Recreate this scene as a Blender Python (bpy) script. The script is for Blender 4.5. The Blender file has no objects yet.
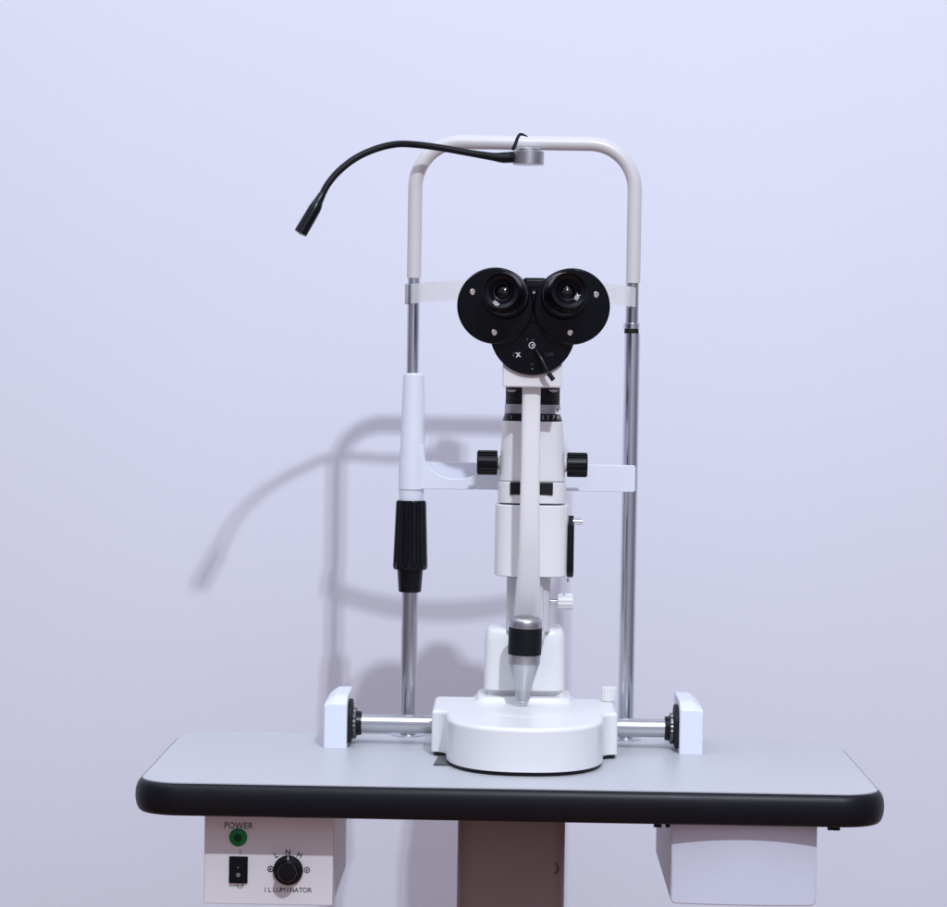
import bpy, bmesh, math
from mathutils import Vector, Matrix, Euler
PI = math.pi
R = math.radians
sc = bpy.context.scene
C = bpy.data.collections.new("ophthalmic_table_scene"); sc.collection.children.link(C)

# ------------------------------------------------------------------ camera
FPX, W0, H0 = 2815.0, 947.0, 907.0
CAM = Vector((0, -3.23, 0.44))
yaw, pitch, roll = math.atan(37.3/FPX), math.atan(77.1/FPX), R(0.9)
ROT = Euler((PI/2 - pitch, 0, yaw)).to_matrix() @ Matrix.Rotation(roll, 3, 'Z')
cd = bpy.data.cameras.new("camera"); cam = bpy.data.objects.new("camera", cd); C.objects.link(cam)
cam.matrix_world = Matrix.Translation(CAM) @ ROT.to_4x4()
cd.sensor_width = 36; cd.lens = FPX*36/W0; cd.clip_start = 0.05; cd.clip_end = 60
sc.camera = cam

def P(px, py, y):
    """measured photo position -> metres, on the upright plane at depth y"""
    d = ROT @ Vector(((px - W0/2)/FPX, -(py - H0/2)/FPX, -1))
    t = (y - CAM.y)/d.y
    return CAM + d*t
def X(px, py, y): return P(px, py, y).x
def Z(px, py, y): return P(px, py, y).z
def S(n, y): return n*(y - CAM.y)/FPX      # n pixels -> metres at depth y

# ------------------------------------------------------------------ materials
def mat(name, col, rough=0.45, metal=0.0, bump=0.0, scale=60, var=0.03, spec=0.5, coat=0.0,
        trans=0.0, alpha=1.0, aniso=0.0, bscale=None):
    m = bpy.data.materials.new(name); m.use_nodes = True
    nt = m.node_tree; b = nt.nodes['Principled BSDF']
    tc = nt.nodes.new('ShaderNodeTexCoord')
    n = nt.nodes.new('ShaderNodeTexNoise'); n.inputs['Scale'].default_value = scale
    n.inputs['Detail'].default_value = 6
    nt.links.new(tc.outputs['Object'], n.inputs['Vector'])
    cr = nt.nodes.new('ShaderNodeMapRange')
    cr.inputs['From Min'].default_value = 0.3; cr.inputs['From Max'].default_value = 0.7
    cr.inputs['To Min'].default_value = 1 - var; cr.inputs['To Max'].default_value = 1 + var
    nt.links.new(n.outputs['Fac'], cr.inputs['Value'])
    vm = nt.nodes.new('ShaderNodeVectorMath'); vm.operation = 'SCALE'
    vm.inputs[0].default_value = col[:3]
    nt.links.new(cr.outputs['Result'], vm.inputs['Scale'])
    nt.links.new(vm.outputs['Vector'], b.inputs['Base Color'])
    rr = nt.nodes.new('ShaderNodeMapRange')
    rr.inputs['From Min'].default_value = 0.3; rr.inputs['From Max'].default_value = 0.7
    rr.inputs['To Min'].default_value = max(0.02, rough*0.95); rr.inputs['To Max'].default_value = min(1, rough*1.05)
    nt.links.new(n.outputs['Fac'], rr.inputs['Value'])
    nt.links.new(rr.outputs['Result'], b.inputs['Roughness'])
    b.inputs['Metallic'].default_value = metal
    b.inputs['Specular IOR Level'].default_value = spec
    b.inputs['Coat Weight'].default_value = coat
    b.inputs['Coat Roughness'].default_value = 0.08
    b.inputs['Transmission Weight'].default_value = trans
    b.inputs['Alpha'].default_value = alpha
    if aniso: b.inputs['Anisotropic'].default_value = aniso
    if bump:
        bp = nt.nodes.new('ShaderNodeBump'); bp.inputs['Strength'].default_value = bump
        bp.inputs['Distance'].default_value = 0.001
        n2 = nt.nodes.new('ShaderNodeTexNoise'); n2.inputs['Scale'].default_value = bscale or scale*8
        n2.inputs['Detail'].default_value = 4
        nt.links.new(tc.outputs['Object'], n2.inputs['Vector'])
        nt.links.new(n2.outputs['Fac'], bp.inputs['Height'])
        nt.links.new(bp.outputs['Normal'], b.inputs['Normal'])
    return m

M = dict(
    wall=mat('wall_paint', (.765, .78, .87), .75, bump=.10, scale=1.7, var=.012, bscale=180, spec=.25),
    floor=mat('floor_boards', (.28, .13, .085), .5, scale=5, var=.25),
    laminate=mat('grey_laminate', (.49, .495, .52), .38, scale=12, var=.012, bump=.03, bscale=900),
    edge=mat('black_edging', (.005, .005, .009), .40, spec=.22, bump=.08, scale=40, bscale=900, var=.1),
    enamel=mat('white_enamel', (.79, .785, .785), .30, coat=.1, scale=9, var=.006),
    cream=mat('cream_tube_paint', (.62, .595, .60), .34, coat=.1, scale=12, var=.006),
    cool=mat('cool_white_plastic', (.75, .775, .85), .38, scale=30, var=.012, bump=.03, bscale=600),
    knobw=mat('white_plastic_knob', (.78, .775, .77), .35, scale=30),
    black=mat('black_anodised', (.0022, .0024, .0045), .16, spec=.17, scale=60, var=.2, bump=.05, bscale=900),
    blackp=mat('black_plastic', (.004, .004, .0065), .28, spec=.25, scale=60, var=.2, bump=.06, bscale=900),
    blackm=mat('matt_black', (.006, .006, .008), .6, spec=.3, scale=60, var=.2),
    rubber=mat('black_rubber', (.005, .005, .008), .5, spec=.2, scale=60, var=.2, bump=.1, bscale=1200),
    chrome=mat('polished_steel', (.72, .74, .80), .24, 1.0, scale=8, var=.01),
    steel=mat('brushed_steel', (.56, .56, .58), .26, 1.0, scale=8, var=.015, aniso=.4),
    alu=mat('satin_aluminium', (.50, .50, .515), .36, 1.0, scale=80, var=.04),
    greymetal=mat('grey_metal', (.42, .42, .45), .4, .6, scale=80, var=.04),
    postpaint=mat('grey_post_paint', (.60, .59, .61), .35, scale=40, var=.02),
    cabinet=mat('cabinet_paint', (.77, .76, .78), .45, scale=20, var=.015, bump=.06, bscale=900),
    drawer=mat('drawer_plastic', (.67, .70, .82), .4, scale=20, var=.015, bump=.04, bscale=700),
    column=mat('beige_grey_column_paint', (.26, .20, .195), .42, scale=14, var=.06, bump=.04, bscale=400),
    green=mat('green_indicator', (.003, .20, .045), .35, scale=60, spec=.3),
    greend=mat('green_indicator_dark', (.002, .05, .012), .4, spec=.2, scale=60),
    ink=mat('black_ink', (.03, .028, .035), .6, scale=60),
    inkw=mat('white_ink', (.72, .72, .74), .5, scale=60),
    inkg=mat('faded_ink', (.14, .14, .15), .5, scale=60),
    inkm=mat('grey_white_ink', (.35, .35, .37), .5, scale=60),
    inkf=mat('worn_ink', (.035, .035, .04), .5, scale=60),
    glass=mat('dark_lens', (.002, .002, .004), .06, scale=60, spec=.5),
    greytape=mat('grey_tape', (.50, .48, .46), .5, scale=60),
    strap=mat('clear_strap_film', (.80, .80, .80), .3, alpha=.5, scale=60),
    pad=mat('dark_grey_pad', (.06, .058, .066), .45, scale=90, var=.1),
    gear=mat('dark_gear_metal', (.16, .16, .17), .3, .8, scale=60),
    brass=mat('screw_metal', (.75, .66, .60), .22, 1.0, scale=60),
    dent=mat('off_white_seam', (.25, .24, .26), .6, scale=60),
)

# ------------------------------------------------------------------ mesh building
ORG = {}
class MB:
    def __init__(s): s.bm = bmesh.new()
    def _take(s, b, mtx=None):
        if mtx is not None: bmesh.ops.transform(b, matrix=mtx, verts=b.verts)
        me = bpy.data.meshes.new('tmp'); b.to_mesh(me); b.free(); s.bm.from_mesh(me); bpy.data.meshes.remove(me)
        return s
    def box(s, lo, hi, bev=0.0, seg=3, mtx=None, pick=None, bev2=None):
        b = bmesh.new(); bmesh.ops.create_cube(b, size=1)
        lo, hi = Vector(lo), Vector(hi); c = (lo+hi)/2; d = hi-lo
        for v in b.verts: v.co = Vector((v.co.x*d.x, v.co.y*d.y, v.co.z*d.z)) + c
        if pick:
            es = [e for e in b.edges if pick((e.verts[0].co + e.verts[1].co)/2, c, d)]
            bmesh.ops.bevel(b, geom=es, offset=bev2, segments=seg+3, profile=.5, affect='EDGES')
        if bev:
            es = [e for e in b.edges if len(e.link_faces) == 2 and e.calc_face_angle() > .5]
            bmesh.ops.bevel(b, geom=es, offset=bev, segments=seg, profile=.5, affect='EDGES')
        return s._take(b, mtx)
    def lathe(s, prof, mtx=None, n=48, flute=None, cap=True):
        """prof: (r, z) list; flute(angle, r, z)->r"""
        b = bmesh.new(); rings = []
        for r, z in prof:
            ring = []
            for i in range(n):
                a = 2*PI*i/n
                rr = flute(a, r, z) if flute else r
                ring.append(b.verts.new((rr*math.cos(a), rr*math.sin(a), z)))
            rings.append(ring)
        for A, B in zip(rings, rings[1:]):
            for i in range(n):
                b.faces.new((A[i], A[(i+1) % n], B[(i+1) % n], B[i]))
        if cap:
            b.faces.new(rings[0][::-1]); b.faces.new(rings[-1])
        bmesh.ops.recalc_face_normals(b, faces=b.faces)
        return s._take(b, mtx)
    def tube(s, pts, rad, n=24, sub=10, smooth=True):
        pts = [Vector(p) for p in pts]
        rad = list(rad) if hasattr(rad, '__len__') else [rad]*len(pts)
        if smooth: pts, rad = catmull(pts, rad, sub)
        b = bmesh.new(); rings = []; t0 = (pts[1]-pts[0]).normalized()
        up = t0.orthogonal().normalized()
        for i, p in enumerate(pts):
            t = (pts[min(i+1, len(pts)-1)] - pts[max(i-1, 0)]).normalized()
            up = (up - t*up.dot(t)).normalized(); sd = t.cross(up)
            rings.append([b.verts.new(p + (up*math.cos(2*PI*k/n) + sd*math.sin(2*PI*k/n))*rad[i]) for k in range(n)])
        for A, B in zip(rings, rings[1:]):
            for k in range(n): b.faces.new((A[k], A[(k+1) % n], B[(k+1) % n], B[k]))
        b.faces.new(rings[0][::-1]); b.faces.new(rings[-1])
        bmesh.ops.recalc_face_normals(b, faces=b.faces)
        return s._take(b)
    def prism(s, poly, z0, z1, bev=0.0, seg=3, mtx=None, top=True, bottom=True):
        b = bmesh.new()
        A = [b.verts.new((x, y, z0)) for x, y in poly]; B = [b.verts.new((x, y, z1)) for x, y in poly]
        b.faces.new(A[::-1]); b.faces.new(B); n = len(poly)
        for i in range(n): b.faces.new((A[i], A[(i+1) % n], B[(i+1) % n], B[i]))
        bmesh.ops.recalc_face_normals(b, faces=b.faces)
        if bev:
            es = [e for e in b.edges if (top and all(abs(v.co.z-z1) < 1e-7 for v in e.verts)) or
                  (bottom and all(abs(v.co.z-z0) < 1e-7 for v in e.verts))]
            bmesh.ops.bevel(b, geom=es, offset=bev, segments=seg, profile=.5, affect='EDGES')
        return s._take(b, mtx)
    def loft(s, secs, mtx=None):
        b = bmesh.new(); rings = [[b.verts.new(p) for p in sec] for sec in secs]; n = len(rings[0])
        for A, B in zip(rings, rings[1:]):
            for k in range(n): b.faces.new((A[k], A[(k+1) % n], B[(k+1) % n], B[k]))
        b.faces.new(rings[0][::-1]); b.faces.new(rings[-1])
        bmesh.ops.recalc_face_normals(b, faces=b.faces)
        return s._take(b, mtx)
    def build(s, name, m, parent=None, label=None, ang=36, wn=True):
        me = bpy.data.meshes.new(name)
        for f in s.bm.faces: f.smooth = True
        for e in s.bm.edges:
            if len(e.link_faces) == 2 and e.calc_face_angle(0) > R(ang): e.smooth = False
        lo = Vector([min(v.co[i] for v in s.bm.verts) for i in range(3)])
        hi = Vector([max(v.co[i] for v in s.bm.verts) for i in range(3)])
        c = (lo+hi)/2
        if parent is None: c.z = lo.z
        bmesh.ops.translate(s.bm, vec=-c, verts=s.bm.verts)
        s.bm.to_mesh(me); s.bm.free()
        me.materials.append(M[m] if isinstance(m, str) else m)
        o = bpy.data.objects.new(name, me); C.objects.link(o)
        ORG[o.name] = c.copy()
        if parent: o.parent = parent; o.location = c - ORG[parent.name]
        else: o.location = c
        if wn:
            w = o.modifiers.new('weighted', 'WEIGHTED_NORMAL'); w.keep_sharp = True
        if label: o['label'] = label
        return o

def catmull(pts, rad, sub):
    P_, R_ = [], []
    n = len(pts)
    for i in range(n-1):
        a, b, c, d = pts[max(i-1, 0)], pts[i], pts[i+1], pts[min(i+2, n-1)]
        for k in range(sub):
            t = k/sub
            P_.append(.5*((2*b) + (c-a)*t + (2*a-5*b+4*c-d)*t*t + (3*b-a-3*c+d)*t**3))
            R_.append(rad[i]*(1-t) + rad[i+1]*t)
    P_.append(pts[-1]); R_.append(rad[-1]); return P_, R_

def thing(name, label, cat, loc, group=None):
    o = bpy.data.objects.new(name, None); C.objects.link(o); o.empty_display_size = .05
    o.location = loc; o['label'] = label; o['category'] = cat; ORG[o.name] = Vector(loc)
    if group: o['group'] = group
    return o
def structure(o, label): o['kind'] = 'structure'; o['label'] = label; return o

def T(v): return Matrix.Translation(Vector(v))
def axis(o, d):
    """matrix taking local z to direction d at origin o"""
    return T(o) @ Vector((0, 0, 1)).rotation_difference(Vector(d).normalized()).to_matrix().to_4x4()
FRONT = Matrix(((1, 0, 0, 0), (0, 0, 1, 0), (0, 1, 0, 0), (0, 0, 0, 1)))   # (x,y,z)->(x,z,y): polygons drawn in x-z, extruded in y
def rrect(hx, hy, n=4.0, k=56, cx=0, cy=0, z=0):
    out = []
    for i in range(k):
        a = 2*PI*i/k; c, s_ = math.cos(a), math.sin(a)
        out.append((cx + hx*math.copysign(abs(c)**(2/n), c), cy + hy*math.copysign(abs(s_)**(2/n), s_), z))
    return out
def rpoly(x0, x1, z0, z1, r, seg=5):
    out = []
    for cx, cz, a0 in ((x1-r, z1-r, 0), (x0+r, z1-r, 90), (x0+r, z0+r, 180), (x1-r, z0+r, 270)):
        for i in range(seg+1):
            a = R(a0 + 90*i/seg); out.append((cx + r*math.cos(a), cz + r*math.sin(a)))
    return out
def text_mesh(mb, s, loc, size, rot=0.0, frame=None, width=1.0, bold=0.0, thick=.00012):
    cu = bpy.data.curves.new('t', 'FONT'); cu.body = s; cu.size = size; cu.align_x = 'CENTER'; cu.align_y = 'CENTER'
    cu.extrude = thick; cu.offset = bold; cu.resolution_u = 4
    o = bpy.data.objects.new('t', cu); C.objects.link(o)
    dg = bpy.context.evaluated_depsgraph_get()
    me = bpy.data.meshes.new_from_object(o.evaluated_get(dg))
    b = bmesh.new(); b.from_mesh(me)
    base = frame if frame is not None else Matrix.Rotation(PI/2, 4, 'X')
    bmesh.ops.transform(b, matrix=T(loc) @ base @ Matrix.Rotation(rot, 4, 'Z') @ Matrix.Diagonal((width, 1, 1, 1)), verts=b.verts)
    bpy.data.objects.remove(o); bpy.data.curves.remove(cu); bpy.data.meshes.remove(me)
    mb._take(b); return mb
def letter(s, loc, size, m, parent, **k):
    mb = MB(); text_mesh(mb, s, loc, size, **k); return mb.build('lettering', m, parent, wn=False)

# ------------------------------------------------------------------ setting
WALL_Y = .72; FLOOR = -.76
o = MB().box((-4.5, WALL_Y, FLOOR), (4.5, WALL_Y+.1, 3.6)).build('wall', 'wall'); structure(o, 'pale bluish white painted wall behind the table')
o = MB().box((-4.5, -4.2, FLOOR-.1), (4.5, WALL_Y, FLOOR)).build('floor', 'floor'); structure(o, 'brown floor under the table')

# ------------------------------------------------------------------ table
TH = .0350
table = thing('instrument_table', 'pale grey table with thick black rounded edge on a single brown-grey column', 'table', (0, 0, FLOOR))
xl, xr, yf, yb = -.401, .4095, -.242, .205
def outline(x0, x1, y0, y1, rf, rb, seg=12):
    out = []
    for cx, cy, a0, r in ((x1, y1, 0, rb), (x0, y1, 90, rb), (x0, y0, 180, rf), (x1, y0, 270, rf)):
        sx = 1 if a0 in (0, 270) else -1; sy = 1 if a0 in (0, 90) else -1
        for i in range(seg+1):
            a = R(a0 + 90*i/seg); out.append((cx - sx*r + r*math.cos(a), cy - sy*r + r*math.sin(a)))
    return out
RF, RB = .05, .055
secs = []
for t in range(13):            # bullnose edging swept round the outline
    a = -PI/2 + PI*t/12
    off = .009*(1 - math.copysign(abs(math.cos(a))**.8, 1)); zz = -TH/2 + TH/2*math.sin(a)
    secs.append([(x, y, zz) for x, y in outline(xl+off, xr-off, yf+off, yb-off, RF-off, RB-off)])
edge = MB().loft(secs).build('edge_trim', 'edge', table, wn=False)
i_ = .0075
MB().prism(outline(xl+i_, xr-i_, yf+i_, yb-i_, RF-i_, RB-i_), -.004, .0012, .0006, 2).build('tabletop', 'laminate', table)
# column
cy0 = -.128; cxl, cxr = X(457, 860, cy0), X(565, 860, cy0)
col = MB().prism(outline(cxl, cxr, cy0, cy0+.10, .017, .017, 8), FLOOR+.001, -TH-.001).build('column', 'column', table)
# small plug openings on the column
MB().tube([P(555, 862, cy0-.0005), P(558.5, 868, cy0-.0005), P(556, 873, cy0+.001), P(551, 875, cy0+.002)], [.0003, .0006, .0006, .0002], 8).build('scratch', 'blackm', col)
MB().box((cxl-.06, cy0-.12, FLOOR), (cxr+.06, cy0+.30, FLOOR+.05), .012).build('foot', 'column', table)
# power box
by = -.193
b0, b1 = P(203.5, 904, by), P(332.5, 906, by)
bx0, bx1, bz = b0.x, b1.x, (b0.z+b1.z)/2
pbox = MB().box((bx0, by, bz), (bx1, .05, -TH-.0005), .0016, 2).build('power_box', 'cabinet', table, 'white power box with green lamp, rocker switch and dial')
fy = by-.0003
letter('POWER', P(238.5, 826, fy), .0098, 'ink', pbox, width=.93)
letter('I', P(240.3, 852, fy), .0074, 'ink', pbox)
letter('L', P(276, 855.5, fy), .0080, 'ink', pbox, bold=.00012, rot=R(24))
letter('N', P(288, 852.5, fy), .0080, 'ink', pbox, bold=.00012)
letter('H', P(299.5, 855.3, fy), .0080, 'ink', pbox, bold=.00012, rot=R(-22))
mk = MB()
for k, ch in enumerate('ILLUMINATOR'):
    text_mesh(mk, ch, P(265.3 + 4.45*k, 890 + .05*k, fy), .0073)
mk.build('lettering', 'ink', pbox, wn=False)
mk = MB()
def ring(mb, c, r, w, y0, th=.0003, n=20, sx=1):
    b = bmesh.new()
    vs = []
    for i in range(n):
        a = 2*PI*i/n
        vs.append([b.verts.new((c.x + sx*rr*math.cos(a), y, c.z + rr*math.sin(a))) for rr, y in ((r, y0), (r-w, y0))])
    for i in range(n):
        A, B = vs[i], vs[(i+1) % n]; b.faces.new((A[0], A[1], B[1], B[0]))
    bmesh.ops.recalc_face_normals(b, faces=b.faces)
    for f in b.faces:
        if f.normal.y > 0: f.normal_flip()
    mb._take(b)
ring(mk, P(240, 885.5, fy), .0032, .0005, fy)
mk.build('switch_marking', 'ink', pbox, wn=False)
for px, py, f in ((270.5, 869, 0), (307, 870, 1)):
    mm = MB(); ring(mm, P(px, py, fy), .0034, .0012, fy-.0002)
    mm.lathe([(.0012, 0), (.0012, .001)], axis(P(px, py, by+.0004), (0, -1, 0)), 12)
    mm.build('dial_mark', 'inkg' if f else 'ink', pbox, wn=False)
c = P(238.2, 837.5, by)
lamp = MB().lathe([(.0098, 0), (.0098, .001), (.0090, .0026), (.0062, .0036), (.0010, .0040)], axis(c, (0, -1, 0)), 32).build('power_light', 'green', pbox)
MB().lathe([(.0045, .0036), (.0040, .0044), (.0005, .0047)], axis(c, (0, -1, 0)), 24).build('bulb', 'greend', pbox)
a, b = P(229, 883, by), P(248, 856.5, by)
MB().box((a.x, by-.002, a.z), (b.x, by+.001, b.z), .0008, 2).build('rocker_switch', 'blackp', pbox)
mk = MB(); ring(mk, P(238.3, 875, by-.0052), .0019, .0005, by-.0056)
mk.build('off_mark', 'inkw', pbox, wn=False)
mid = (a.z+b.z)/2
MB().loft([[(a.x+.002, by-.0015, z), (b.x-.002, by-.0015, z), (b.x-.002, yy, z), (a.x+.002, yy, z)] for z, yy in
           ((a.z+.002, by-.0052), (mid-.002, by-.0040), (b.z-.002, by-.0024))]).build('rocker', 'black', pbox)
MB().lathe([(.0010, 0), (.0009, .0012)], axis(P(238, 867.5, by-.004), (0, -1, 0)), 12).build('rocker_dot', 'inkg', pbox)
c = P(288.3, 870, by)
kn = MB().lathe([(.0160, .0006), (.0163, .003), (.0156, .0045), (.0112, .0055), (.0106, .018), (.0098, .0192), (.0004, .0194)], axis(c, (0, -1, 0)), 72,
                flute=lambda a, r, z: r*(1 - .035*(.5+.5*math.cos(a*24))) if z > .0050 and r > .005 else r).build('dial_knob', 'blackp', pbox)
MB().box((c.x-.0006, by-.0064, c.z+.0118), (c.x+.0006, by-.0052, c.z+.0152)).build('pointer', 'inkw', pbox)
# drawer box on the right
dy = -.220
a, b = P(670.5, 905, dy), P(816.5, 907, dy)
dz = (a.z+b.z)/2; dxc = (a.x+b.x)/2; hw = (b.x-a.x)/2
secs = []
poly = rpoly(a.x, b.x, dz, -TH-.0006, .0045)
def bow(x): return .0065*(((x-dxc)/hw)**2)
bm_ = bmesh.new(); NX = 44
front = []
for i in range(NX+1):
    u_ = (1-math.cos(PI*i/NX))/2; x = a.x + (b.x-a.x)*u_
    e = min(x-a.x, b.x-x); zl = dz + (.006 - math.sqrt(max(0, .006**2 - max(0, .006-e)**2)) if e < .006 else 0)
    front.append((x, dy + bow(x), zl))
V0 = [bm_.verts.new(p) for p in front]; V1 = [bm_.verts.new((p[0], p[1], -TH-.0006)) for p in front]
Vm = [bm_.verts.new((p[0], p[1], -.06)) for p in front]
B0 = [bm_.verts.new((p[0], .09, p[2])) for p in front]; B1 = [bm_.verts.new((p[0], .09, -TH-.0006)) for p in front]
for i in range(NX):
    bm_.faces.new((V0[i], V0[i+1], Vm[i+1], Vm[i])); bm_.faces.new((Vm[i], Vm[i+1], V1[i+1], V1[i]))
    bm_.faces.new((B0[i], B0[i+1], B1[i+1], B1[i])); bm_.faces.new((V0[i], V0[i+1], B0[i+1], B0[i])); bm_.faces.new((V1[i], V1[i+1], B1[i+1], B1[i]))
bm_.faces.new((V0[0], Vm[0], V1[0], B1[0], B0[0])); bm_.faces.new((V0[-1], Vm[-1], V1[-1], B1[-1], B0[-1]))
bmesh.ops.recalc_face_normals(bm_, faces=bm_.faces)
es = [e for e in bm_.edges if len(e.link_faces) == 2 and e.calc_face_angle() > .9]
bmesh.ops.bevel(bm_, geom=es, offset=.0016, segments=3, profile=.5, affect='EDGES')
m_ = MB(); m_._take(bm_); dr = m_.build('drawer', 'drawer', table, 'smooth pale drawer with slightly bowed front')
for px in (654, 664, 822, 828):
    q = P(px, 824 if px < 700 else 828.5, -.14)
    MB().lathe([(.0045 if px in (654, 828) else .0028, 0), (.004 if px in (654, 828) else .0024, .006)], T((q.x, -.215, -TH-.0058)), 16).build('bolt', 'blackm', table)

# ------------------------------------------------------------------ chin rest frame
FY = .19
frame = thing('headrest_frame', 'tall white arched tube with steel posts and crossbar at the back of the table', 'headrest', (X(520, 738, FY), FY, .0012))
xL, xR = X(413.8, 290, FY), X(633.0, 290, FY)
rt = S(7.1, FY); ztop = Z(530, 143, FY) ; zb = Z(414, 278, FY); zbr = Z(633, 283, FY)
rc = .055
pts = [(xL, FY, zb)] + [(xL, FY, zb+(ztop-rc-zb)*k/4) for k in (1, 2, 3)]
for i in range(0, 13):
    a = PI - PI/2*i/12; pts.append((xL + rc + rc*math.cos(a), FY, ztop - rc + rc*math.sin(a)))
for k in range(1, 6): pts.append((xL + rc + (xR-xL-2*rc)*k/6, FY, ztop))
for i in range(0, 13):
    a = PI/2 - PI/2*i/12; pts.append((xR - rc + rc*math.cos(a), FY, ztop - rc + rc*math.sin(a)))
pts += [(xR, FY, zbr)]
arch = MB().tube(pts, rt, 32, smooth=False).build('arch_tube', 'cream', frame, wn=False)
# left post
zs = Z(413, 373, FY)
MB().lathe([(S(6.4, FY), zs-.02), (S(6.4, FY), zb+.002)], T((xL, FY, 0)), 32).build('post', 'chrome', frame)
xs = X(411.2, 480, FY)
zc = Z(411, 489, FY); z4 = Z(411, 500, FY)
sx = X(412.2, 480, FY)
MB().lathe([(S(13.6, FY), zc), (S(13.6, FY), zc+.028), (S(12.6, FY), zc+.045), (S(10.6, FY), zs-.004), (S(9.8, FY), zs-.001), (S(6.5, FY), zs)],
           T((sx, FY, 0)), 48).build('sleeve', 'cool', frame)
MB().lathe([(S(12.0, FY), z4-.001), (S(12.6, FY), zc+.002)], T((sx-.0008, FY, 0)), 48).build('collar', 'cool', frame)
gx = X(410.6, 540, FY)
z1, z2, z3 = Z(410, 562, FY), Z(410, 569, FY), Z(410, 592, FY)
MB().lathe([(S(12, FY), z2-.0015), (S(16.6, FY), z2), (S(17.4, FY), z2+.003), (S(17.2, FY), z1+.003), (S(15.2, FY), z4-.003), (S(14.2, FY), z4-.0006), (S(8, FY), z4)],
           T((gx, FY, 0)), 144, flute=lambda a, r, z: r*(1 - .10*(max(0, math.cos(a*12))**.5)) if z2+.005 < z < z4-.001 else r).build('grip', 'blackp', frame)
MB().lathe([(S(10.6, FY), z3), (S(11.4, FY), z3+.0012), (S(12.9, FY), z2-.001)], T((gx, FY, 0)), 48).build('grip_neck', 'blackp', frame)
px_ = X(409.0, 660, FY)
pl = MB().lathe([(S(8.1, FY), .0015), (S(8.1, FY), z3+.004)], T((px_, FY, 0)), 40).build('post', 'steel', frame)
MB().lathe([(S(17, FY), .0013), (S(17, FY), .003), (S(13, FY), .0045)], T((px_, FY, 0)), 40).build('flange', 'chrome', frame)
# right post
zr1, zr2 = Z(631, 323, FY), Z(631, 333.5, FY)
MB().lathe([(S(6.4, FY), zr1-.003), (S(6.4, FY), zbr+.002)], T((xR-.0006, FY, 0)), 32).build('post', 'steel', frame)
rx = X(629.6, 500, FY)
MB().lathe([(S(8.0, FY), zr1-.0070), (S(8.3, FY), zr1-.0066), (S(8.3, FY), zr1-.0008), (S(7.3, FY), zr1)], T((xR-.0009, FY, 0)), 40).build('collar', 'chrome', frame)
MB().lathe([(S(7.2, FY), zr2), (S(7.2, FY), zr1-.0068)], T((xR-.0009, FY, 0)), 40).build('black_ring', 'blackm', frame)
MB().lathe([(S(7.9, FY), .0015), (S(7.9, FY), zr2)], T((rx, FY, 0)), 40).build('post', 'chrome', frame)
MB().lathe([(S(16, FY), .0013), (S(16, FY), .003), (S(12, FY), .0045)], T((rx, FY, 0)), 40).build('flange', 'chrome', frame)
# forehead strap
def strap_pts(n=28):
    out = []
    for i in range(n+1):
        t = i/n; x = xL - .003 + (xR - xL + .006)*t
        s_ = math.sin(PI*t)**.75
        out.append((x, FY - .012 - .044*s_, .006*s_))
    return out
sp = strap_pts(); zt, zb_ = Z(420, 284.5, FY), Z(420, 304, FY)
b = bmesh.new(); VV = []
for (x, y, up_) in sp:
    VV.append([b.verts.new((x, yy, zz+up_)) for yy, zz in ((y, zb_), (y, zt), (y+.0012, zt), (y+.0012, zb_))])
for A, B in zip(VV, VV[1:]):
    for k in range(4): b.faces.new((A[k], A[(k+1) % 4], B[(k+1) % 4], B[k]))
b.faces.new(VV[0][::-1]); b.faces.new(VV[-1]); bmesh.ops.recalc_face_normals(b, faces=b.faces)
m_ = MB(); m_._take(b); m_.build('forehead_strap', 'strap', frame, wn=False)
for xx in (xL, xR):
    q = xx-.0078 if xx < 0 else xx-.006
    MB().box((q-.0022, FY-.014, zb_-.0005), (q+.0016, FY+.004, zt+.0005), .0006, 2).build('strap_clip', 'greymetal' if xx < 0 else 'cool', frame)
# crossbar with scooped front lip
z_t, z_b = Z(530, 463.5, FY), Z(530, 490, FY)
xbL, xbR = X(420, 480, FY), X(635, 478, FY)
LYF = FY-.0125
xj = X(475, 480, LYF)
MB().prism(rpoly(xj, xbR, z_b, z_t, .0030), LYF, LYF+.0065, .0008, 2, mtx=FRONT).build('crossbar', 'cool', frame)
MB().box((xbL-.004, LYF+.0105, z_b+.001), (xj+.002, LYF+.014, z_t), .0006, 2).build('recess_back', 'cool', frame)
def Q(a, b_): q = P(a, b_, LYF); return (q.x, q.z)
lip = [Q(411, 489), Q(475.2, 489.6), Q(475.2, 474.8), Q(470, 477), Q(464, 478.6), Q(455.5, 479.3), Q(448, 478.4), Q(441, 476), Q(434, 471.6), Q(429, 467), Q(426.2, 463.2),
       Q(424.8, 459), Q(424.0, 454), Q(423.6, 446), Q(411, 440)]
MB().prism(lip, LYF, LYF+.0045, .0010, 3, mtx=FRONT).build('scooped_lip', 'cool', frame)
MB().box((xbL-.004, LYF+.0012, z_b+.0006), (xj-.0005, LYF+.012, z_b+.0035), .0006, 2).build('tray_floor', 'cool', frame)

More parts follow.
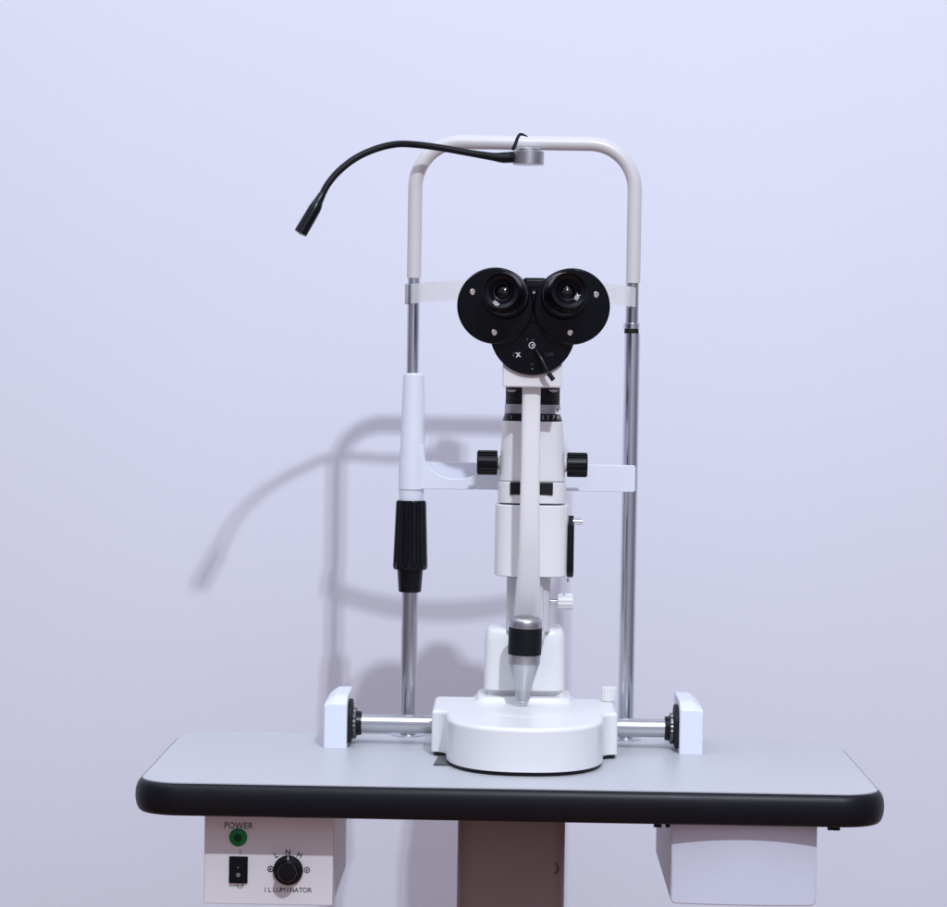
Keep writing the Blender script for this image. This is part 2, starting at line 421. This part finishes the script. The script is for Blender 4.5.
# ------------------------------------------------------------------ fixation lamp on gooseneck
LY = FY-.024
c = P(528, 158, LY)
lampt = thing('fixation_lamp', 'black gooseneck lamp plugged into a silver clamp on the arch, bending left', 'lamp', (c.x, LY, c.z-.008))
cl = MB().lathe([(S(15.0, LY), c.z-.0082), (S(15.6, LY), c.z-.0075), (S(15.6, LY), c.z+.0072), (S(15.0, LY), c.z+.008), (S(12.5, LY), c.z+.0082),
            (S(12.5, LY), c.z+.0105), (S(11.5, LY), c.z+.0120), (S(4, LY), c.z+.0128)], T((c.x+.0005, LY, 0)), 56).build('clamp', 'alu', lampt)
MB().box((c.x-.008, LY, c.z-.006), (c.x+.008, FY-.004, c.z+.006), .001).build('clamp_lug', 'alu', lampt)
g = [(513, 157, 0), (503, 157.5, -.002), (492, 156.5, -.006), (470, 153, -.012), (441, 147.8, -.017), (415, 144.5, -.025), (395, 144.3, -.04), (374, 149.5, -.05),
     (355, 158.5, -.058), (339, 171, -.064), (328, 184, -.069), (321.5, 196, -.072)]
gp = [P(a, b_, LY+d) for a, b_, d in g]
MB().tube(gp, [S(5.6, LY), S(5.4, LY), S(4.0, LY)] + [S(3.4, LY)]*(len(g)-3), 20).build('gooseneck', 'rubber', lampt, wn=False)
h = [P(323, 193, LY-.0712), P(318.5, 201, LY-.074), P(314.5, 209, LY-.076), P(300.5, 233, LY-.081)]
hd = MB().tube(h, [S(3.4, LY), S(4.6, LY), S(6.2, LY), S(6.6, LY)], 28, sub=6).build('lamp_head', 'blackp', lampt, wn=False)
d = (h[3]-h[2]).normalized()
MB().lathe([(S(5.2, LY), 0), (S(5.0, LY), .0006), (S(3, LY), .0010)], axis(h[3], d), 24).build('lens', 'glass', lampt)
MB().lathe([(S(1.1, LY), .001), (S(.9, LY), .0016)], axis(h[3], d), 12).build('bulb', mat('red_bulb', (.25, .06, .04), .3), lampt)
MB().tube([P(512.5, 150, LY-.014), P(515, 145, LY-.014), P(518, 137, LY-.012), P(521, 134.2, LY-.010), P(528, 136.6, LY-.006)],
          [.0022, .0022, .0019, .0018, .0004], 12).build('cable', 'rubber', lampt, wn=False)

# ------------------------------------------------------------------ rail covers
RY = .105; RZ = Z(520, 725.8, RY)
def rail_cover(side, pxs, lab):
    f = .060; bk = .182
    x_in, x_out = X(pxs[0], 740, f), X(pxs[1], 740, f)
    lo, hi = min(x_in, x_out), max(x_in, x_out)
    t = thing('rail_cover', lab, 'rail cover', ((lo+hi)/2, RY, .0012), 'white end covers of the slide rail')
    top = .0620
    # front-view outline with a rounded outer shoulder; side profile leans back near the top
    secs = []
    prof = [(f, .0013), (f, .0535), (f+.003, .0556), (f+.016, .0600), (f+.024, .0615), (f+.034, top)]
    b = bmesh.new()
    n = 7
    def topz(x, y):
        u = (hi-x)/(hi-lo) if side > 0 else (x-lo)/(hi-lo)      # 0 at the outer side
        zf = top
        for (y0, z0), (y1, z1) in zip(prof[1:], prof[2:]):
            if y0 <= y <= y1: zf = z0 + (z1-z0)*(y-y0)/(y1-y0)
        if y >= bk-.012: zf = top - .010*((y-bk+.012)/.012)**2
        r_ = .42
        if u < r_:
            k = 1-u/r_; zf -= max(0, zf-.0535)*k**1.15
        return zf
    ys = [f+.0001, f+.003, f+.016, f+.024, f+.034, f+.06, bk-.012, bk-.006, bk]
    xs_ = [lo + (hi-lo)*i/14 for i in range(15)]
    G = [[b.verts.new((x, y, topz(x, y) if j else min(.0515, topz(x, f+.0001)))) for x in xs_] for j, y in enumerate(ys)]
    G0 = [[b.verts.new((x, y, .0013)) for x in xs_] for y in ys]
    for j in range(len(ys)-1):
        for i in range(14):
            b.faces.new((G[j][i], G[j][i+1], G[j+1][i+1], G[j+1][i])); b.faces.new((G0[j][i], G0[j][i+1], G0[j+1][i+1], G0[j+1][i]))
        for i in (0, 14): b.faces.new((G0[j][i], G0[j+1][i], G[j+1][i], G[j][i]))
    for i in range(14):
        for j in (0, len(ys)-1): b.faces.new((G0[j][i], G0[j][i+1], G[j][i+1], G[j][i]))
    bmesh.ops.recalc_face_normals(b, faces=b.faces)
    es = [e for e in b.edges if len(e.link_faces) == 2 and e.calc_face_angle() > .9 and max(v.co.z for v in e.verts) > .01]
    bmesh.ops.bevel(b, geom=es, offset=.0034, segments=5, profile=.5, affect='EDGES', clamp_overlap=True)
    m_ = MB(); m_._take(b); m_.build('shell', 'cool', t, ang=50)
    s_ = 1 if side < 0 else -1
    # black recess plate with arched top, hub collar
    poly = []
    for k in range(13):
        a = PI*k/12; poly.append((RY-.002 + .030*math.cos(a), .036 + .019*math.sin(a)))
    poly += [(RY-.032, .006), (RY+.028, .006)]
    mx = Matrix(((0, 0, 1, 0), (1, 0, 0, 0), (0, 1, 0, 0), (0, 0, 0, 1)))
    xi = x_in
    m_ = MB().prism(poly, min(xi-.001*s_, xi+.0045*s_), max(xi-.001*s_, xi+.0045*s_), .001, 2, mtx=mx); m_.build('recess_plate', 'blackm', t)
    MB().lathe([(.0175, .0045), (.0185, .0055), (.0185, .0085), (.0165, .0095)], axis((xi, RY, RZ), (s_, 0, 0)), 80,
               flute=lambda a, r, z: r*(1-.05*(math.cos(a*20) > 0))).build('gear_wheel', 'gear', t)
    MB().lathe([(.0150, .004), (.0150, .0090), (.0140, .0150), (.0136, .0152)], axis((xi, RY, RZ), (s_, 0, 0)), 48).build('hub_collar', 'blackp', t)
    return xi
xiL = rail_cover(-1, (346.5, 323.5), 'white rail end cover standing left of the microscope base')
xiR = rail_cover(1, (679.5, 703), 'white rail end cover standing right of the microscope base, beside the white thumb knob')

# ------------------------------------------------------------------ slit lamp microscope
BZ = .0545
bcx = X(524.5, 745, -.02)
mic = thing('slit_lamp_microscope', 'white slit lamp with black binocular eyepieces, silver joystick and rounded base', 'microscope', (bcx, .02, .0012))
# carriage
poly = []
hx = .0895
for i in range(0, 33):
    a = PI + PI*i/32
    c_, s_ = math.cos(a), math.sin(a); n_ = 2.35
    poly.append((bcx + hx*math.copysign(abs(c_)**(2/n_), c_), -.022 + .127*math.copysign(abs(s_)**(2/n_), s_)))
def shoulder(sg):
    o = [(hx+.0003, -.012), (hx+.0014, -.003), (hx+.0040, .0040), (hx+.0080, .0085), (hx+.0125, .0105), (hx+.0160, .0118), (hx+.0176, .0138), (hx+.0180, .0165), (hx+.0180, .142), (hx+.0160, .1475), (hx+.0120, .150)]
    return [(bcx+sg*x, y) for x, y in o]
poly += shoulder(1) + shoulder(-1)[::-1]
cz = BZ
car = MB().prism(poly, .0060, cz, .0050, 5, bottom=False)
shx = .1075
car = car.build('carriage', 'enamel', mic, ang=48)
def inset(poly, s): return [(bcx+(x-bcx)*s, -.02+(y+.02)*s) for x, y in poly]
MB().prism(inset(poly, .97), .0016, .0061).build('under_plate', 'blackm', mic)
MB().lathe([(.0565, BZ-.001), (.0555, BZ+.0001), (.0530, BZ+.0005), (.030, BZ+.0007), (.0265, BZ+.0003), (.022, BZ+.0002)], T((X(524, 715, .01), .012, 0)), 72).build('joystick_plate', 'enamel', mic)
# axle
xa0 = xiL + .010; xa1 = xiR - .010
rr_ = S(9.2, RY)
MB().lathe([(rr_, 0), (rr_, xa1-xa0)], axis((xa0, RY, RZ), (1, 0, 0)), 48).build('axle', 'steel', mic)
# clamp knob on the right shoulder
c = P(609, 701, .128); kr = S(8, .128)
kh = S(14, .128)
MB().lathe([(kr*.96, c.z+.0003), (kr, c.z+.001), (kr, c.z+kh-.001), (kr*.92, c.z+kh)], T((c.x, .128, 0)), 96,
           flute=lambda a, r, z: r*(1-.07*(math.cos(a*16) > 0))).build('thumb_knob', 'knobw', mic)
# rear block
KY = .103; KB = .193
k0, k1 = X(484, 660, KY), X(565.5, 660, KY)
kt, kb = Z(525, 628.5, KY+.01), Z(525, 691, KY)
kc = (k0+k1)/2; kh_ = (k1-k0)/2
secs = []
for z, s_ in ((kb, .985), (kb+.001, 1), (kt-.016, .995), (kt-.008, .975), (kt-.003, .94), (kt-.0006, .89), (kt, .80)):
    secs.append(rrect(kh_*s_, .045*s_, 6.5, 72, kc, (KY+KB)/2, z))
MB().loft(secs).build('rear_housing', 'enamel', mic, ang=50)
z5 = Z(525, 703, KY)
MB().box((kc-kh_+.005, KY+.010, BZ-.004), (kc+kh_-.002, KB-.004, kb+.0006), .002, 3).build('foot_block', 'enamel', mic)
f0, f1 = X(476, 700, KY-.008), X(572, 700, KY-.008)
MB().loft([rrect((f1-f0)/2*s_, .050*s_, 6, 72, (f0+f1)/2, KY+.034, z) for z, s_ in ((BZ-.001, 1.06), (BZ+.001, 1.01), (BZ+.004, .985), (BZ+.0062, .965), (BZ+.0066, .95))]).build('foot_plate', 'enamel', mic, ang=50)
# support post
TY = .118
pc = X(528.5, 600, TY); pr = S(22.3, TY-.02)
MB().loft([rrect(pr, .024, 4.5, 56, pc, TY, z) for z in (kt-.002, Z(528, 576, TY-.02))]).build('support_post', 'postpaint', mic)
c = P(565, 601.5, TY-.005)
MB().lathe([(S(2.2, TY), 0), (S(2.2, TY), .012)], axis((pc+pr-.003, c.y, c.z), (1, 0, 0)), 20).build('knob_stem', 'steel', mic)
MB().lathe([(S(8.0, TY), 0), (S(8.4, TY), .0006), (S(8.4, TY), .017), (S(7.8, TY), .018)], axis((X(557.5, 601, TY), c.y, c.z), (1, 0, 0)), 96,
           flute=lambda a, r, z: r*(1-.07*(math.cos(a*12) > 0))).build('locking_knob', 'knobw', mic)
# lower housing
TF = TY-.042
def tower(p0, p1, y0, y1, name, m, n=4.5, hy=.04, tp=None, edge=.0015):
    """p0/p1: left and right photo edge at bottom; tp: at top"""
    zb0, zt0 = Z(530, y1, TF), Z(530, y0, TF)
    l0, r0 = X(p0, y1, TF+.02), X(p1, y1, TF+.02)
    l1, r1 = (X(tp[0], y0, TF+.02), X(tp[1], y0, TF+.02)) if tp else (l0, r0)
    def sec(z, s_, u):
        l, r = l0+(l1-l0)*u, r0+(r1-r0)*u
        return rrect((r-l)/2*s_, hy*s_, n, 72, (l+r)/2, TY, z)
    return MB().loft([sec(zb0, 1-edge*25, 0), sec(zb0+edge*.4, 1-edge*8, 0), sec(zb0+edge, 1, 0), sec(zt0-edge, 1, 1), sec(zt0-edge*.4, 1-edge*8, 1), sec(zt0, 1-edge*25, 1)]).build(name, m, mic, ang=50)
tower(494, 568, 505.3, 577.3, 'lower_housing', 'enamel', 4.0, .043)
tower(500.5, 562, 503, 507, 'joint_ring', 'blackm', 4.0, .040, edge=.0002)
rg = tower(497.5, 566, 482.3, 504, 'lamp_housing_ring', 'enamel', 3.6, .041)
up = tower(499, 565.5, 421.5, 482, 'lamp_housing', 'enamel', 3.4, .040, tp=(502.5, 563.5))
MB().box((X(510, 488, TF), TY-.0415, Z(530, 495, TF)), (X(553, 488, TF), TF+.012, Z(530, 482.5, TF)), .0006, 2).build('filter_slot', 'blackm', mic)
tower(502.3, 562.8, 413.8, 421.7, 'scale_ring', 'blackp', 2.6, .034, tp=(504.5, 560.5), edge=.0003)
tower(504.5, 560.5, 404.6, 414, 'index_ring', 'greymetal', 2.4, .0325, edge=.0003)
tower(505.5, 560, 386, 404.8, 'lamp_cap', 'blackm', 2.4, .0315, edge=.0004)
sr_x = X(532.5, 417, TF+.02)
for px, s_, rt_ in ((511, '1', .2), (543, '5', 0), (548, '2', 0), (553.5, '7', 0), (558.2, '8', -.1)):
    q = P(px, 417.6, TF+.012); dx = q.x-sr_x
    yy = TY - .034*(max(0, 1-abs(dx/.0355)**2.6))**(1/2.6)
    letter(s_, (q.x, yy-.0006, q.z), .0060, 'inkm', mic, rot=R(-8), bold=.0001)
# small white index tag with a black mark
q = P(557.6, 410.8, TF+.01)
tg = MB().box((q.x-.0040, TF+.020, q.z-.0046), (q.x+.0036, TF+.036, q.z+.0042), .0006, 2, mtx=None).build('index_tag', 'knobw', mic)
mk = MB(); text_mesh(mk, 'F', (q.x, TF+.0196, q.z), .0060, bold=.0002); mk.build('lettering', 'ink', tg, wn=False)
for px in (511.5, 553.5):
    q = P(px, 391, TF+.012)
    MB().loft([[(q.x + S(5.0, TF)*math.cos(PI+PI*i/12)*s1, TF+.0115 - .0022*s2, q.z + .0016 + .0032*math.sin(PI+PI*i/12)*s1) for i in range(13)] for s1, s2 in ((1, -2), (1, .6), (.8, 1))]).build('lamp_screw', 'greymetal', mic)
# side knobs
for s_, p0, p1 in ((-1, 497.5, 477), (1, 567, 587.5)):
    xk0, xk1 = X(p0, 463, TY), X(p1, 463, TY); ck = P(532, 463.3, TY)
    L = abs(xk1-xk0); r_ = S(12.4, TY)
    xh = X(501 if s_ < 0 else 564, 463, TY)
    MB().lathe([(S(8, TY), 0), (S(7, TY), .003), (S(3.6, TY), .005), (S(3.6, TY), abs(xk0-xh)+.001)], axis((xh, TY, ck.z+(-.0003 if s_ < 0 else -.001)), (s_, 0, 0)), 32).build('knob_boss', 'enamel', mic)
    MB().lathe([(r_*.9, 0), (r_, .0008), (r_, L-.0015), (r_*.88, L)], axis((xk0, TY, ck.z+(0 if s_ < 0 else -.001)), (s_, 0, 0)), 200,
               flute=lambda a, r, z: r*(1-.09*(math.cos(a*20) > .1))).build('width_knob', 'blackp', mic)
# side lever
LX = X(568.3, 540, TY-.02)
zt_, zb__ = Z(572, 516, TY-.02), Z(572, 578, TY-.02)
lp = [(.010, zt_), (.004, zt_-.004), (-.008, zt_-.010), (-.011, zb__+.010), (-.006, zb__+.002), (.006, zb__), (.014, zb__+.006), (.016, zt_-.012)]
mx = Matrix(((0, 0, 1, 0), (1, 0, 0, 0), (0, 1, 0, 0), (0, 0, 0, 1)))
lv = MB().prism([(TY-.02+a, b_) for a, b_ in lp], LX-.001, LX+.0066, .0014, 3, mtx=mx).build('side_lever', 'blackp', mic)
c = P(574, 521.7, TY-.02)
MB().lathe([(S(3.1, TY), 0), (S(3.1, TY), .0105), (S(2.8, TY), .011)], axis((c.x-.001, TY-.02, c.z), (1, 0, 0)), 24).build('lever_pin', 'chrome', mic)
c = P(571, 578.5, TY-.03)
MB().lathe([(.0012, 0), (.0012, .004)], axis((LX, TY-.03, c.z), (0, 0, -1)), 12).build('lever_screw', 'steel', mic)

# microscope arm: a bent flat bar, wider and swept back at its foot
arm = []
for py, y, w, tk in ((384, .026, 18.4, .012), (400, .024, 18.4, .0125), (450, .023, 18.8, .013), (500, .024, 19.6, .013), (530, .027, 20.4, .013), (555, .033, 21.6, .0135), (575, .043, 23, .014),
                     (595, .056, 25, .015), (612, .071, 26.5, .016), (628, .084, 27, .016)):
    cx = X(531.6 - (py-384)*.0152 + (0 if py < 560 else -.012*(py-560)), py, y)
    arm.append(rrect(S(w/2, y), tk/2, 3.2, 40, cx, y+.006, Z(531, py, y)))
MB().loft(arm).build('microscope_arm', 'enamel', mic, ang=50)
a0_ = X(513.5, 600, .10); a1_ = X(543.5, 600, .10)
MB().loft([rrect((a1_-a0_)/2*s_, .010, 6, 48, (a0_+a1_)/2, .0985, Z(530, py, .1)) for py, s_ in ((630, 1.03), (600, 1.0), (579, .96), (577.5, .9))]).build('arm_bracket', 'postpaint', mic, ang=50)
MB().box((X(523, 628, .09), .080, kt-.012), (X(545, 628, .09), KY+.02, kt-.0005), .003).build('arm_foot', 'postpaint', mic)
# arm mount block
MY = .0135
m0, m1 = X(502.5, 376, MY), X(562, 376, MY); mt, mb_ = Z(532, 362, MY), Z(532, 387.4, MY)
MB().box((m0, MY, mb_), (m1, MY+.050, mt), .0022, 3).build('mount_block', 'enamel', mic)
# magnification dial
DY = .008
c = P(532.6, 332.5, DY); dr_ = S(42.6, DY)
dial = MB().lathe([(dr_*.97, -.016), (dr_, -.013), (dr_, -.0012), (dr_-.0012, 0), (.0115, .0002), (.0112, .0010), (.0004, .0012)], axis(c, (0, -1, 0)), 96).build('magnification_dial', 'black', mic)
MB().lathe([(.036, 0), (.036, .055), (.030, .065), (.028, .075)], axis((c.x, DY+.012, c.z+.020), (0, 1, 0)), 64).build('objective_body', 'black', mic)
fy = DY-.0004
letter('X', P(518.2, 355, fy), .0072, 'inkw', dial, bold=.00025, rot=R(6))
q = P(532, 345.2, fy-.0012); mk = MB(); ring(mk, q, .0038, .0009, q.y); mk.build('round_emblem', 'inkw', dial, wn=False)
letter('4', (q.x+.0005, q.y-.0002, q.z), .0044, 'inkw', dial, rot=R(-30), bold=.0001)
letter('1', P(513.6, 355, fy), .0066, 'inkg', dial); letter('1.6X', P(549, 354.4, fy), .0056, 'inkf', dial)
letter('-', P(527, 339, fy-.0012), .006, 'inkg', dial, rot=R(40), bold=.0002); letter('-', P(533, 339.4, fy-.0012), .006, 'inkg', dial, bold=.0002)
letter('o', P(532, 364, fy), .0060, 'inkf', dial); letter('-', P(532.2, 368.2, fy), .008, 'inkg', dial, bold=.0002)
MB().tube([P(536, 350, fy-.003), P(541, 358.5, fy-.007), P(546, 369, fy-.010), P(548, 372, fy-.011)], [.0028, .0034, .003, .0024], 16).build('dial_lever', 'blackp', mic, wn=False)
MB().tube([P(548.5, 373, fy-.010), P(553.5, 380, fy-.011)], [.0027, .0027], 16, smooth=False).build('lever_tip', 'rubber', mic)

# prism housings and eyepieces
HY = 0.0
def housing(cx, cy_, ex, ey, tx, ty, sx, lab, screws, textpos):
    c = P(cx, cy_, HY); r_ = S(38.2, HY)
    h_ = MB().lathe([(r_*.95, -.034), (r_*.99, -.031), (r_, -.028), (r_, -.0016), (r_-.0014, -.0003), (r_-.002, 0), (.0004, 0)], axis(c, (0, -1, 0)), 96).build('prism_housing', 'black', mic, lab)
    for sxp, syp in screws:
        q = P(sxp, syp, HY)
        sc_ = MB().lathe([(.0033, -.001), (.0033, .0006), (.0027, .0011), (.0014, .0011), (.0013, .0003), (.0002, .0003)], axis(q, (0, -1, 0)), 20).build('screw', 'brass', h_)
    a_ = P(ex, ey, HY+.004); b_ = P(tx, ty, HY-.045); d_ = (b_-a_).normalized(); L = (b_-a_).length
    R1, R2 = S(23.2, HY), S(18.6, HY)
    ep = MB().lathe([(R1, 0), (R1, .012), (R1*.985, .0135), (R1*.93, .0138), (R1*.93, .020), (R1*.90, .021), (R1*.87, .022), (R1*.87, .031), (R2*1.06, .034), (R2, .037),
                     (R2*.99, L-.006), (R2*.97, L-.002), (R2*.94, L), (R2*.90, L-.0006), (R2*.86, L-.004), (R2*.72, L-.006), (R2*.68, L-.0065), (R2*.50, L-.011), (R2*.42, L-.0115), (R2*.40, L-.016)],
                    axis(a_, d_), 80).build('eyepiece', 'blackp', mic)
    MB().lathe([(R2*.43, L-.0150), (R2*.30, L-.0130), (R2*.12, L-.0122), (.0003, L-.0120)], axis(a_, d_), 48).build('lens', 'glass', ep)
    MB().lathe([(R2*.995, L-.0042), (R2*1.012, L-.0032), (R2*1.0, L-.0020)], axis(a_, d_), 80, cap=False).build('rim_ring', 'rubber', ep)
    fr = axis((0, 0, 0), d_)
    q = a_ + d_*(L-.0058)
    px2, py2, rr = textpos
    w = P(px2, py2, q.y)
    mk = MB(); F_ = fr @ Matrix.Rotation(rr, 4, 'Z')
    # keep the lettering on the eyepiece's inner cone
    loc = Vector((w.x, 0, w.z)); n0 = d_; loc.y = q.y - (n0.x*(w.x-q.x) + n0.z*(w.z-q.z))/n0.y - .0018
    text_mesh(mk, '10X', loc, .0058, rot=rr, bold=.00022, width=.8)
    mk.build('lettering', 'inkw', ep, wn=False)
    return h_
housing(495.3, 305.6, 506.5, 296.5, 501.0, 290.5, -1, 'left prism housing', ((472.6, 291.8), (494.4, 332.2)), (495.8, 303.5, R(-38)))
housing(571.8, 306.4, 563.6, 297.0, 569.0, 290.2, 1, 'right prism housing', ((596.2, 294.5), (570.0, 332.4)), (577.2, 297.3, R(62)))
br = MB().box((X(523, 300, HY), HY+.004, Z(534, 322, HY)), (X(546, 300, HY), HY+.030, Z(534, 277.5, HY)), .003, 4).build('bridge', 'black', mic)
MB().lathe([(.0016, 0), (.0014, .0012)], axis(P(534, 292.5, HY+.004), (0, -1, 0)), 16).build('screw', 'greymetal', mic)
MB().box((X(526, 290, HY), HY+.0012, Z(534, 287, HY)), (X(543, 290, HY), HY+.006, Z(534, 280, HY)), .001, 2).build('scale_plate', 'greymetal' if False else 'blackp', mic)

# joystick
JY = .055
jb, jt = P(522.3, 709, JY), P(526.0, 616, JY-.004)
jb.z = min(jb.z, BZ+.002)
ax = (jt-jb); JL = ax.length; A = axis(jb, ax)
def jz(py): return JL*(709-py)/(709-616)
joy = MB().lathe([(S(5.6, JY), jz(700)), (S(7.2, JY), jz(699)), (S(7.6, JY), jz(691)), (S(7.8, JY), jz(689)), (S(11.5, JY), jz(677)), (S(15.2, JY), jz(664)), (S(15.9, JY), jz(663)), (S(16.0, JY), jz(654))], A, 64).build('joystick', 'alu', mic)
MB().lathe([(S(3.2, JY), -.003), (S(3.0, JY), jz(706)), (S(4.4, JY), jz(705)), (S(4.4, JY), jz(703.5)), (S(3.0, JY), jz(703)), (S(3.0, JY), jz(698))], A, 32).build('joystick_stem', 'chrome', joy)
MB().lathe([(S(16.3, JY), jz(654.2)), (S(16.7, JY), jz(653.6)), (S(16.7, JY), jz(628)), (S(16.4, JY), jz(627.2))], A, 64).build('rubber_band', 'rubber', joy)
MB().lathe([(S(16.2, JY), jz(627.3)), (S(16.6, JY), jz(626.5)), (S(16.4, JY), jz(622)), (S(15.4, JY), jz(619.2)), (S(13.4, JY), jz(617.4)), (S(9, JY), jz(616.4)), (S(8.4, JY), jz(616.0)), (S(1, JY), jz(615.6))], A, 64).build('joystick_cap', 'alu', joy)

# ------------------------------------------------------------------ loose pad
y1 = -.045; 
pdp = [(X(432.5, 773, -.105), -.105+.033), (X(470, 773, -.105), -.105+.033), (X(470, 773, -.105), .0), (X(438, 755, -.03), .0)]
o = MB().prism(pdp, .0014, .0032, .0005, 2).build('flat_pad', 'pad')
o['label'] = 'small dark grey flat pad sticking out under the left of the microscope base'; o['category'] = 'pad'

# ------------------------------------------------------------------ light
w = bpy.data.worlds.new("World"); sc.world = w; w.use_nodes = True
nt = w.node_tree; bg = nt.nodes['Background']
tc = nt.nodes.new('ShaderNodeTexCoord'); sx_ = nt.nodes.new('ShaderNodeSeparateXYZ'); rp = nt.nodes.new('ShaderNodeValToRGB')
mr = nt.nodes.new('ShaderNodeMapRange'); mr.inputs['From Min'].default_value = -1; mr.inputs['From Max'].default_value = 1
nt.links.new(tc.outputs['Generated'], sx_.inputs[0]); nt.links.new(sx_.outputs['Z'], mr.inputs['Value']); nt.links.new(mr.outputs['Result'], rp.inputs['Fac'])
e = rp.color_ramp.elements
e[0].position = .0; e[0].color = (.12, .05, .035, 1)
e[1].position = 1.0; e[1].color = (.60, .60, .72, 1)
for p_, c_ in ((.37, (.20, .09, .055, 1)), (.455, (.17, .165, .215, 1)), (.70, (.42, .43, .54, 1))):
    k = e.new(p_); k.color = c_
# bright patch ahead of the table and noise bands, added for metal reflections
def mth(op, a, b=None, c=None):
    n = nt.nodes.new('ShaderNodeMath'); n.operation = op
    for i, v in enumerate((a, b, c)):
        if v is None: continue
        if isinstance(v, (int, float)): n.inputs[i].default_value = v
        else: nt.links.new(v, n.inputs[i])
    return n.outputs[0]
gx_ = mth('DIVIDE', mth('SUBTRACT', sx_.outputs['X'], .12), .42)
gz_ = mth('DIVIDE', mth('SUBTRACT', sx_.outputs['Z'], .10), .35)
gs = mth('POWER', 2.718, mth('MULTIPLY', mth('ADD', mth('MULTIPLY', gx_, gx_), mth('MULTIPLY', gz_, gz_)), -1))
gs = mth('MULTIPLY', gs, mth('LESS_THAN', sx_.outputs['Y'], 0))
nz = nt.nodes.new('ShaderNodeTexNoise'); nz.inputs['Scale'].default_value = 3.2
vs = nt.nodes.new('ShaderNodeVectorMath'); vs.operation = 'MULTIPLY'; vs.inputs[1].default_value = (1, 1, .25)
nt.links.new(tc.outputs['Generated'], vs.inputs[0]); nt.links.new(vs.outputs[0], nz.inputs['Vector'])
mult = mth('ADD', mth('MULTIPLY_ADD', nz.outputs['Fac'], 1.6, .2), mth('MULTIPLY', gs, 1.6))
vm = nt.nodes.new('ShaderNodeVectorMath'); vm.operation = 'SCALE'
nt.links.new(rp.outputs['Color'], vm.inputs[0]); nt.links.new(mult, vm.inputs['Scale'])
nt.links.new(vm.outputs[0], bg.inputs['Color']); bg.inputs['Strength'].default_value = .82

def area(name, loc, target, sx, sy, power, col):
    l = bpy.data.lights.new(name, 'AREA'); l.shape = 'RECTANGLE'; l.size = sx; l.size_y = sy; l.energy = power; l.color = col
    o = bpy.data.objects.new(name, l); C.objects.link(o); o.location = loc
    o.rotation_euler = (Vector(target)-Vector(loc)).to_track_quat('-Z', 'Y').to_euler()
    return o
for dx in (-.030, .030):
    area('flash_tube', (.54+dx, -2.64, 2.61), (0, .3, .25), .04, .06, 41, (.825, .885, .985))
area('ceiling_bounce', (-.5, -1.5, 3.5), (-.3, -1.1, 0), 5.5, 2.2, 88, (.76, .85, .98))

sc.view_settings.view_transform = 'Standard'; sc.view_settings.look = 'None'
sc.view_settings.exposure = 0; sc.view_settings.gamma = 1; sc.view_settings.use_curve_mapping = False
sc.cycles.max_bounces = 8
